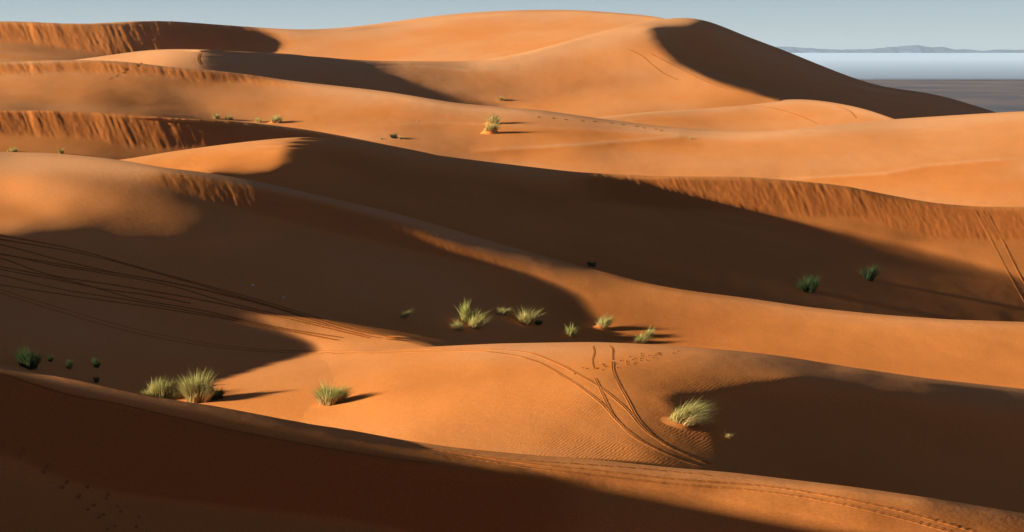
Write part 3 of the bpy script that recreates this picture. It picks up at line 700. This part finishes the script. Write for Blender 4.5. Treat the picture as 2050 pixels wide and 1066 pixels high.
# ------------------------------------------------------------------ tyre tracks and footprints
def cat(pts, step=6.0):
    p = np.array(pts, float); out = []
    for i in range(len(p)-1):
        p0 = p[max(i-1, 0)]; p1 = p[i]; p2 = p[i+1]; p3 = p[min(i+2, len(p)-1)]
        n = max(2, int(np.hypot(*(p2-p1))/step))
        for t in np.arange(n)/n:
            out.append(p1+0.5*t*(p2-p0+t*(2*p0-5*p1+4*p2-p3+t*(3*(p1-p2)+p3-p0))))
    out.append(p[-1]); return np.array(out)
PROF = [(-1.0, -0.02), (-0.78, 0.003), (-0.58, 0.009), (-0.3, -0.002), (0.3, -0.002), (0.58, 0.009), (0.78, 0.003), (1.0, -0.02)]
def ribbon(pts, width, label, name='tyre_track', rough=0.7, tread=0.5, hgt=1.0, seed=1, L=None, mat=None):
    q = cat(pts, 4.0); P = []; Ls = []
    for u, v in q:
        L_ = L or pick(u, v)
        if L_ is None: continue
        g_, _ = ground(u, v, L_); P.append(g_); Ls.append(L_)
    # resample evenly in metres
    P = np.array([tuple(p_) for p_ in P]); d = np.r_[0, np.cumsum(np.hypot(*(np.diff(P[:, :2], axis=0).T)))]
    n = max(8, int(d[-1]/max(0.12, width*0.55))); s = np.linspace(0, d[-1], n)
    x = np.interp(s, d, P[:, 0]); y = np.interp(s, d, P[:, 1])
    k_ = np.ones(5)/5
    if n > 12:
        x[2:-2] = np.convolve(x, k_, 'valid'); y[2:-2] = np.convolve(y, k_, 'valid')
    li = np.clip(np.searchsorted(d, s), 0, len(Ls)-1)
    dx, dy = np.gradient(x), np.gradient(y); r = np.hypot(dx, dy)+1e-9; nx_, ny_ = -dy/r, dx/r
    rs = random.Random(seed); co = []
    wob = 0.06*width*noise(s/1.7, s*0+seed, seed)
    brk = np.clip(1-0.35*rough+rough*noise(s/2.3, s*0+seed*1.7, seed+50)+0.4*rough*noise(s/0.6, s*0, seed+51), 0.15, 1.4)
    for i in range(n):
        e = min(1, i/6.0, (n-1-i)/6.0)
        tb = (1 if i % 2 else -1)*tread*0.010 + rs.uniform(-1, 1)*tread*0.008
        for a, h in PROF:
            off = a*width*(0.5+0.03*rs.uniform(-1, 1))+wob[i]
            X, Y = x[i]+nx_[i]*off, y[i]+ny_[i]*off
            hh = h*hgt*(1+0.3*rs.uniform(-1, 1))*brk[i]*e+(tb if abs(a) < 0.9 else 0)*e-0.03*(1-e)
            co.append((X, Y, top(Ls[li[i]], X, Y)+CAMZ+hh+0.008))
    o = mesh_obj(name, co, grid_faces(n, len(PROF)), mat or TRACK)
    at = o.data.attributes.new('pale', 'FLOAT', 'POINT'); at.data.foreach_set('value', np.full(len(co), 0.45, np.float32))
    return tag(o, label, kind='structure')
W1 = 0.19
LEFT = [
 [(-60, 463), (0, 472), (137, 497), (273, 534), (376, 562), (512, 599), (615, 630), (700, 654), (770, 672), (815, 681)],
 [(-60, 472), (0, 480), (171, 510), (341, 555), (512, 604), (620, 636), (720, 662), (790, 678)],
 [(-60, 482), (0, 490), (120, 521), (239, 548), (376, 574), (546, 616), (700, 659), (760, 673)],
 [(-60, 505), (0, 510), (171, 538), (341, 566), (512, 606), (700, 664), (800, 684)],
 [(-60, 508), (0, 517), (102, 551), (239, 573), (376, 596), (512, 624), (700, 668), (750, 680)],
 [(-60, 522), (0, 534), (137, 562), (273, 599), (410, 623), (546, 654), (700, 679)],
 [(-60, 540), (0, 551), (120, 579), (273, 604), (430, 632), (560, 656)],
 [(-60, 562), (0, 571), (171, 597), (307, 616), (444, 638), (560, 660), (690, 684)],
 [(-60, 500), (0, 508), (100, 530), (190, 545), (330, 570), (460, 607), (600, 640), (740, 673)],
 [(-60, 528), (0, 540), (110, 560), (200, 578), (300, 592), (400, 612)],
]
for i, p in enumerate(LEFT):
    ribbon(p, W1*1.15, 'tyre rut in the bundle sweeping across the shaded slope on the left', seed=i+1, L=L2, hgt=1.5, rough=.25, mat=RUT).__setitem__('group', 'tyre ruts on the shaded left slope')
ribbon([(-60, 566), (0, 587), (137, 630), (273, 668), (410, 693), (520, 704), (620, 708), (740, 708), (880, 704), (982, 705), (1068, 722), (1136, 758), (1204, 808), (1238, 845), (1290, 886), (1370, 924), (1430, 938)], W1, 'long tyre rut curving over the sunlit dune, left wheel', seed=31, hgt=1.2)
ribbon([(-60, 559), (0, 580), (137, 622), (273, 660), (410, 687), (540, 701), (700, 703.5), (880, 700), (1033, 703), (1102, 722), (1170, 757), (1208, 781), (1255, 820), (1296, 866), (1375, 912), (1440, 938)], W1, 'long tyre rut curving over the sunlit dune, right wheel', seed=32, hgt=1.2)
ribbon([(1190, 753), (1221, 821), (1237, 843), (1270, 876), (1340, 912), (1400, 932)], W1, 'second pair of ruts down the sunlit dune, left wheel', seed=33, L=L1, hgt=.6)
ribbon([(1227, 722), (1229, 746), (1255, 798), (1284, 848), (1330, 890), (1400, 920), (1448, 938)], W1, 'second pair of ruts down the sunlit dune, right wheel', seed=34, L=L1, hgt=.8)
ribbon([(1186, 692), (1190, 706), (1186, 722), (1190, 744)], W1*.55, 'faint short rut over the top of the sunlit dune', seed=35, L=L1, hgt=.6, rough=1.0)
ribbon([(1216, 691), (1226, 698), (1226, 712), (1227, 724)], W1*.6, 'second faint short rut hooking over the top of the sunlit dune', seed=36, L=L1, hgt=.6, rough=1.0)
ribbon([(820, 892), (880, 902), (1050, 928), (1187, 942), (1350, 960), (1521, 973), (1657, 993), (1794, 1021), (1948, 1064), (2010, 1085)], W1*1.1, 'upper rut along the foreground crest', seed=38, tread=0.9, hgt=1.7, rough=.3, L=L0)
ribbon([(880, 908), (1050, 936), (1187, 952), (1350, 970), (1487, 980), (1623, 998), (1760, 1027), (1910, 1067), (1980, 1090)], W1*1.1, 'lower rut along the foreground crest', seed=39, tread=0.9, hgt=1.7, rough=.3, L=L0)
ribbon([(1000, 918), (1120, 927), (1250, 936), (1380, 948), (1460, 957)], W1*0.7, 'faint rut just below the foreground crest', seed=40, tread=1.4, L=L0, hgt=.6)
ribbon([(1951, 418), (1966, 448), (1984, 480), (2016, 541), (2052, 606), (2085, 660)], W1*.85, 'left wheel rut running down the gullied lee face', seed=41, hgt=1.5, L=L3)
ribbon([(1972, 418), (1988, 448), (2006, 480), (2040, 548), (2075, 610)], W1*.85, 'right wheel rut running down the gullied lee face', seed=42, hgt=1.5, L=L3)
ribbon([(1255, 97), (1285, 112), (1306, 130), (1330, 148), (1362, 162)], 0.2, 'thin rut on the shoulder of the high dune', seed=43, hgt=1.3)
ribbon([(1300, 106), (1330, 122), (1375, 145), (1420, 166), (1460, 180)], 0.18, 'second thin rut below the shaded flank of the high dune', seed=44, hgt=1.0)
ribbon([(1380, 217.5), (1440, 214), (1514, 213), (1560, 220), (1600, 232), (1638, 249)], 0.2, 'thin rut on the small dune below the high one', seed=45, hgt=1.2)
ribbon([(1674, 213), (1700, 222), (1715, 238)], 0.2, 'short thin rut on the right of the small dune', seed=46, hgt=1.2)
ribbon([(404, 103), (398, 113), (397, 122), (405, 134)], 0.45, 'track over the ridge at the edge of its shaded side', seed=47, hgt=1.6)
# footprints: short dents with raised rims
def footprints(pts, step, label, seed, size=0.3, jit=0.14):
    q = cat(pts, 2.0); rs = random.Random(seed); co = []; fc = []; last = None; side = 1
    for u, v in q:
        g_, L_ = ground(u, v)
        if last is not None and math.hypot(g_.x-last.x, g_.y-last.y) < step: continue
        last = g_; side = -side; n = len(co); a0 = rs.uniform(0, 1)
        cx, cy = g_.x+side*jit+rs.gauss(0, jit*.5), g_.y+rs.gauss(0, jit)
        co.append((cx, cy, top(L_, cx, cy)+CAMZ+0.012))
        for r_, h_ in ((0.45, 0.004), (0.8, 0.035), (1.25, -0.02)):
            for k_ in range(8):
                a_ = a0+k_*math.pi/4; X = cx+size*r_*math.cos(a_)*0.7; Y = cy+size*r_*math.sin(a_)*1.3
                co.append((X, Y, top(L_, X, Y)+CAMZ+h_*(1+rs.uniform(-.3, .3))))
        for k_ in range(8):
            fc.append((n, n+1+k_, n+1+(k_+1) % 8, n))
            for ring in (0, 1):
                a_ = n+1+ring*8; fc.append((a_+k_, a_+8+k_, a_+8+(k_+1) % 8, a_+(k_+1) % 8))
    tri = [f[:3] for f in fc if f[0] == f[3]]; quad = [f for f in fc if f[0] != f[3]]
    allf = [t for t in tri]+[f for qd in quad for f in ((qd[0], qd[1], qd[2]), (qd[0], qd[2], qd[3]))]
    o = mesh_obj('footprints', co, allf, TRACK); set_pale(o, .4); return tag(o, label, kind='structure')
footprints([(20, 885), (50, 912), (95, 945), (150, 985), (200, 1030), (245, 1075)], 0.42, 'broken line of footprints down the dark slope in the lower left', 5, 0.075)
footprints([(185, 972), (215, 1000), (250, 1030), (290, 1065)], 0.5, 'fainter second line of footprints beside the first', 6, 0.06)
ribbon([(-40, 740), (0, 748), (60, 768), (145, 793), (220, 806), (330, 831), (450, 859), (560, 881), (680, 903), (800, 921), (900, 933)], 0.07, 'thin dark line along the brink of the foreground dune', name='brink_line', rough=.8, seed=63, L=L0, mat=RUT)  # dark strip laid on the sand along the brink
footprints([(1168, 745), (1190, 739), (1215, 736), (1235, 733), (1262, 725), (1300, 712), (1345, 704)], 0.3, 'churned sand clods where the tracks meet', 12, 0.07, 0.3)
footprints([(1185, 733), (1215, 731), (1240, 728), (1290, 716), (1325, 708)], 0.4, 'second streak of churned sand clods on the dune top', 13, 0.06, 0.35)
footprints([(283, 127), (255, 140), (235, 152), (215, 160)], 1.2, 'footprints down the ridge in the upper left', 7, 0.28)
footprints([(1080, 235), (1150, 242), (1230, 248), (1330, 262)], 1.6, 'footprints along the faint ridge in the middle distance', 8, 0.28)

# ------------------------------------------------------------------ desert grass
def blade_material(name, base, tip):
    m, nt, b = new_mat(name); L_ = nt.links.new
    at = nt.nodes.new('ShaderNodeAttribute'); at.attribute_name = 'along'
    va = nt.nodes.new('ShaderNodeAttribute'); va.attribute_name = 'vary'
    mx = nt.nodes.new('ShaderNodeMix'); mx.data_type = 'RGBA'
    mx.inputs['A'].default_value = (*base, 1); mx.inputs['B'].default_value = (*tip, 1)
    L_(at.outputs['Fac'], mx.inputs['Factor'])
    sc_ = nt.nodes.new('ShaderNodeVectorMath'); sc_.operation = 'SCALE'
    L_(mx.outputs['Result'], sc_.inputs[0]); L_(va.outputs['Fac'], sc_.inputs['Scale'])
    L_(sc_.outputs['Vector'], b.inputs['Base Color'])
    tr = nt.nodes.new('ShaderNodeBsdfTranslucent'); L_(sc_.outputs['Vector'], tr.inputs['Color'])
    ms = nt.nodes.new('ShaderNodeMixShader'); ms.inputs[0].default_value = 0.3
    out = nt.nodes['Material Output']
    L_(b.outputs[0], ms.inputs[1]); L_(tr.outputs[0], ms.inputs[2]); L_(ms.outputs[0], out.inputs['Surface'])
    return m
GREEN = blade_material('green_blade', (0.78, 0.52, 0.18), (0.36, 0.40, 0.11))
DARK = blade_material('dark_shaded_blade', (0.10, 0.11, 0.04), (0.06, 0.10, 0.03))  # dark blade copy: shade painted into the colour for tufts in shade
OLIVE = blade_material('olive_blade', (0.80, 0.54, 0.20), (0.52, 0.47, 0.14))
STRAW = blade_material('straw_blade', (0.80, 0.50, 0.20), (0.68, 0.55, 0.22))
def blades(rs, n, R, H, lean, spread, wid, fill=1.0, sx=1.0, dr=1.0):
    co, fc, al, va = [], [], [], []
    subs = []
    for _ in range(rs.randint(5, 9)):     # a tussock grows as several uneven bunches
        r0 = R*0.85*math.sqrt(rs.random()); a0 = rs.uniform(0, 2*math.pi)
        subs.append((r0*math.cos(a0), r0*math.sin(a0), rs.uniform(.62, 1.12), rs.gauss(0, .16), rs.gauss(0, .16), rs.uniform(.8, 1.15)))
    for _ in range(n):
        sb = subs[min(int(rs.random()**1.3*len(subs)), len(subs)-1)]
        ra, aa = R*0.42*math.sqrt(rs.random()), rs.uniform(0, 2*math.pi)
        bx0, by0 = sb[0]+ra*math.cos(aa), sb[1]+ra*math.sin(aa)
        r = min(math.hypot(bx0, by0), R); a = math.atan2(by0, bx0)
        bx, by = bx0*sx, by0
        ln = H*(rs.uniform(0.45, 1.0) if rs.random() < .8 else rs.uniform(1.0, 1.3))*(1-0.35*(r/R)**2)*sb[2]
        out = spread*(0.25+0.9*r/R)*rs.uniform(0.5, 1.3)
        dx = math.cos(a)*out+lean[0]+sb[3]+rs.gauss(0, .13); dy = math.sin(a)*out+lean[1]+sb[4]+rs.gauss(0, .13)
        fa = rs.uniform(0, math.pi); wx, wy = math.cos(fa)*wid*.5, math.sin(fa)*wid*.5
        v_ = rs.uniform(0.6, 1.25)*sb[5]; n0 = len(co); droop = dr*rs.uniform(0.1, 0.5)*(0.4+abs(dx)+abs(dy))
        for k_, t in enumerate((0, .35, .7, 1.0)):
            px_, py_ = bx+dx*ln*t*(0.5+0.5*t), by+dy*ln*t*(0.5+0.5*t)
            pz = ln*(t-droop*0.45*t*t)-0.05*H*(t == 0)
            w = (1, .9, .6, .12)[k_]
            co += [(px_-wx*w, py_-wy*w, pz), (px_+wx*w, py_+wy*w, pz)]
            al += [t, t]; va += [v_, v_]
            if k_: b_ = n0+2*k_; fc.append((b_-2, b_-1, b_+1, b_))
    return co, fc, al, va
def blade_obj(name, data, mat, parent):
    co, fc, al, va = data
    o = mesh_obj(name, co, fc, mat, parent)
    for nm, ar in (('along', al), ('vary', va)):
        at = o.data.attributes.new(nm, 'FLOAT', 'POINT'); at.data.foreach_set('value', np.array(ar, np.float32))
    return o
def tussock(u, v, wpx, hpx, label, green=0.6, lean=(0.25, 0.0), spread=0.8, mat=None, n=None, group='desert grass tussocks', mound=0.0, seed=None, L=None, dense=1.0, sx=1.0, dr=1.0):
    g_, L_ = ground(u, v, L); D = g_.y; m_ = K*D
    seed = seed or int(u*7+v); rs = random.Random(seed)
    W, H = wpx*m_*(0.8 if group == G2_ else 0.92), hpx*m_*(0.8 if group == G2_ else 0.88)
    if mat is None: mat = (GREEN, OLIVE)[seed % 2]
    root = bpy.data.objects.new('grass_tussock', None); link(root); root.location = g_
    root.empty_display_size = 0.3
    tag(root, label, 'grass tussock', group)
    n = n or int((170+wpx*hpx*0.42)*dense); wid = max(0.010, 0.85*m_)
    R = W*0.30
    ng = int(n*green)
    if ng > 3: blade_obj('green_blades', blades(rs, ng, R, H, lean, spread, wid, sx=sx, dr=dr), mat, root)
    if n-ng > 3: blade_obj('dry_blades', blades(rs, n-ng, R*1.08, H*0.62, (lean[0]*1.1, lean[1]), spread*1.15, wid, sx=sx, dr=dr), STRAW if mat is not DARK else DARK, root)
    if mound:
        xs = np.linspace(-1, 1, 17); XX, YY = np.meshgrid(xs, xs, indexing='ij'); rr = np.hypot(XX, YY)
        hh = H*mound*np.clip(1-rr**2, -0.6, 1)**1 if False else H*mound*(np.cos(np.clip(rr, 0, 1)*np.pi)*.5+.5)
        X = XX*W*0.75; Y = YY*W*0.6
        Z = np.array([[top(L_, g_.x+X[i, j], g_.y+Y[i, j])+CAMZ-g_.z for j in range(17)] for i in range(17)])
        Z = Z+hh*(1+0.25*noise(XX*3, YY*3, seed))-0.02-0.25*np.clip(rr-1, 0, 1)
        mo = mesh_obj('sand_mound', np.stack([X, Y, Z], -1).reshape(-1, 3), grid_faces(17, 17, True), SAND, root); set_pale(mo, .48)
    return root
T = tussock
G2_ = 'tussocks along the shaded hollow behind the sunlit dune'
G1 = 'sunlit grass tussocks behind the foreground crest'
T(322, 797, 74, 42, 'wide low band of green grass at the left end of the big clump',   .8, (0.02, 0), .35, dense=1.9, sx=1.7, group=G1)
T(397, 804, 74, 66, 'tallest bright yellow green tussock behind the dark foreground crest', .55, (.02, 0), .5, dense=1.9, group=G1)
T(433, 799, 34, 34, 'tussock coloured dark for shade on the right of the big clump', .6, (.15, 0), .5, mat=DARK, group=G1)
T(664, 808, 82, 56, 'lone green tussock leaning right on the open sunlit sand', .7, (.22, 0), .75, dense=1.2, group=G1)
G2 = 'tussocks along the shaded hollow behind the sunlit dune'
T(806, 644, 30, 25, 'small pale tussock, farthest left in the shaded hollow', .45, (.5, 0), .6, group=G2)
T(934, 648, 36, 54, 'tall green tussock rising behind its two neighbours in the hollow', .65, (.12, .1), .4, group=G2, mound=.12)
T(950, 657, 42, 46, 'bushy green tussock fanning right beside the tall one', .55, (.45, 0), .6, group=G2)
T(917, 661, 34, 32, 'round straw coloured tussock at the front of the trio', .2, (.05, 0), .7, group=G2)
T(1003, 630, 42, 26, 'pale flat topped tussock just right of the trio', .45, (.3, 0), .9, group=G2)
T(1054, 649, 44, 42, 'bushy green tussock with a dark shaded foot in the hollow', .7, (.12, 0), .8, group=G2)
T(1076, 650, 24, 16, 'low dark tuft in the shade of the bushy green tussock', .8, (.3, 0), .9, mat=DARK, group=G2)
T(1144, 674, 30, 32, 'green tussock just above the rim of the sunlit dune', .7, (.2, 0), .7, group=G2)
T(1204, 658, 38, 38, 'tussock on a sand hump casting a long shadow to the right', .6, (.2, 0), .7, group=G2, mound=.25)
T(1283, 687, 36, 28, 'front tuft of the pair at the end of the grass row', .55, (.35, 0), .8, group=G2)
T(1299, 674, 26, 26, 'rear tuft of the pair at the end of the grass row', .6, (.35, 0), .8, group=G2)
G3 = 'windswept tussocks on the sunlit dune flank'
T(1368, 849, 88, 66, 'big windswept tussock combed to the right, straw coloured in front', .3, (.8, -.05), .55, dense=1.8, dr=1.5, group=G3, mound=.12)
T(1341, 842, 24, 10, 'flattened dry tuft left of the big windswept tussock', .0, (.6, 0), 1.0, group=G3)
T(1459, 878, 18, 20, 'tiny straw tuft right of the big windswept tussock', .1, (.2, 0), .6, group=G3)
G4 = 'dark tussocks in the shade'
T(1618, 583, 56, 40, 'large dark green bush in the shaded valley on the right', .85, (0, 0), .8, mat=DARK, dense=1.5, group=G4)
T(1739, 561, 30, 38, 'narrower dark bush farther right in the shaded valley', .85, (.1, 0), .5, mat=DARK, dense=1.3, group=G4)
T(1185, 534, 22, 15, 'faint dark tuft just behind the shaded crest in the middle', .85, (0, 0), .8, mat=DARK, group=G4)
T(58, 738, 46, 52, 'tall dark tussock at the left edge above the foreground crest', .85, (.02, 0), .45, mat=DARK, dense=1.6, group=G4)
T(101, 727, 14, 20, 'thin dark tuft right of the tall dark tussock', .85, (0, 0), .4, mat=DARK, group=G4)
T(138, 740, 16, 22, 'dark tuft in the middle of the small shaded row', .85, (0, 0), .4, mat=DARK, group=G4)
T(192, 738, 20, 24, 'dark tuft at the right end of the small shaded row', .85, (0, 0), .45, mat=DARK, group=G4)
T(193, 766, 12, 14, 'tiny dark tuft low against the foreground crest', .85, (0, 0), .4, mat=DARK, group=G4)
G5 = 'far grass tussocks in the upper dunes'
T(434, 238, 20, 16, 'left tuft of the pale pair on the upper left slope', .5, (.1, 0), .6, group=G5)
T(458, 240, 22, 13, 'right, lower tuft of the pale pair on the upper left slope', .6, (.2, 0), .7, group=G5)
T(516, 245, 20, 14, 'small green tuft left of the bushy one on the upper slope', .7, (.1, 0), .7, group=G5)
T(552, 246, 32, 24, 'bushy pale tussock with a dark shadow on the upper left slope', .55, (.1, 0), .7, group=G5, mound=.2)
T(986, 248, 32, 26, 'upper half of the tall far clump in the middle', .5, (.05, 0), .6, group=G5, mound=.3)
T(981, 267, 32, 34, 'lower half of the tall far clump with the wide dark shadow', .5, (.05, 0), .6, group=G5, mound=.6)
T(1003, 201, 14, 10, 'tiny tuft with a short shadow high on the sunlit slope', .6, (.1, 0), .7, group=G5)
T(790, 277, 20, 14, 'small dark green tuft with a long thin shadow', .7, (.1, 0), .6, mat=DARK, group=G5)
T(801, 279, 8, 10, 'slim pale tuft touching the small dark green one', .3, (.1, 0), .4, group=G5)
T(763, 279, 8, 6, 'tiny dry tuft left of the small dark green one', .2, (.1, 0), .6, group=G5)
T(24, 304, 26, 14, 'low dull tussock near the left edge below the gullied face', .6, (.1, 0), .7, group=G5)
T(122, 308, 13, 15, 'narrow tussock right of the low one below the gullied face', .5, (.05, 0), .5, group=G5)
T(838, 242, 14, 6, 'sparse dry tuft on the sunlit slope above the valley', .1, (.3, 0), .9, group=G5, n=25)
T(1382, 279, 10, 9, 'bare dry twig tuft on the right hand sunlit sand', .0, (.1, 0), .5, group=G5, n=80)
# ------------------------------------------------------------------ small pale stones in the hollow, lone shrub on the plain
def stone(u, v, size, label):
    g_, L_ = ground(u, v)
    bm = bmesh.new(); bmesh.ops.create_icosphere(bm, subdivisions=3, radius=1)
    for w_ in bm.verts:
        c_ = w_.co; f = 1+0.22*float(noise(np.array(c_.x*1.7+u), np.array(c_.y*1.7+c_.z), 8)); w_.co = Vector((c_.x*size*f, c_.y*size*.7*f, c_.z*size*.8*f))
    me = bpy.data.meshes.new('stone'); bm.to_mesh(me); bm.free()
    m, nt, b = new_mat('pale_stone'); b.inputs['Base Color'].default_value = (.6, .56, .5, 1); me.materials.append(m)
    o = link(bpy.data.objects.new('stone', me)); o.location = g_+Vector((0, 0, size*.4))
    return tag(o, label, 'stone', 'small pale stones on the shaded slope')
stone(506, 573, 0.10, 'small pale stone on the shaded slope, the left one of two')
stone(568, 598, 0.10, 'small pale stone on the shaded slope, the right one of two')
def plain_shrub():
    D = 1500.0; x = K*(1876-UC)*D; m_ = K*D; rs = random.Random(3)
    root = bpy.data.objects.new('shrub', None); link(root); root.location = (x, D, 0.3)
    tag(root, 'tiny lone shrub on the dark plain beyond the right flank', 'shrub')
    co, fc = [], []
    bm = bmesh.new()
    bmesh.ops.create_cone(bm, segments=7, radius1=.16, radius2=.05, depth=2.2, matrix=Matrix.Translation((0, 0, .9)))
    me = bpy.data.meshes.new('trunk'); bm.to_mesh(me); bm.free()
    mt, nt, b = new_mat('bark'); b.inputs['Base Color'].default_value = (.12, .08, .05, 1); me.materials.append(mt)
    o = link(bpy.data.objects.new('trunk', me)); o.parent = root
    for _ in range(500):
        a, z_, r_ = rs.uniform(0, 6.28), rs.uniform(0.8, 3.2), rs.random()**.5*1.7
        p = Vector((r_*math.cos(a), r_*math.sin(a), z_)); n0 = len(co)
        d1 = Vector((rs.gauss(0, 1), rs.gauss(0, 1), rs.gauss(0, 1))).normalized()*.2; d2 = Vector((rs.gauss(0, 1), rs.gauss(0, 1), rs.gauss(0, 1))).normalized()*.12
        co += [tuple(p-d1), tuple(p+d2), tuple(p+d1), tuple(p-d2)]; fc.append((n0, n0+1, n0+2, n0+3))
    ml, nt, b = new_mat('leaf'); b.inputs['Base Color'].default_value = (.07, .08, .03, 1)
    mesh_obj('crown', co, fc, ml, root, False)
plain_shrub()
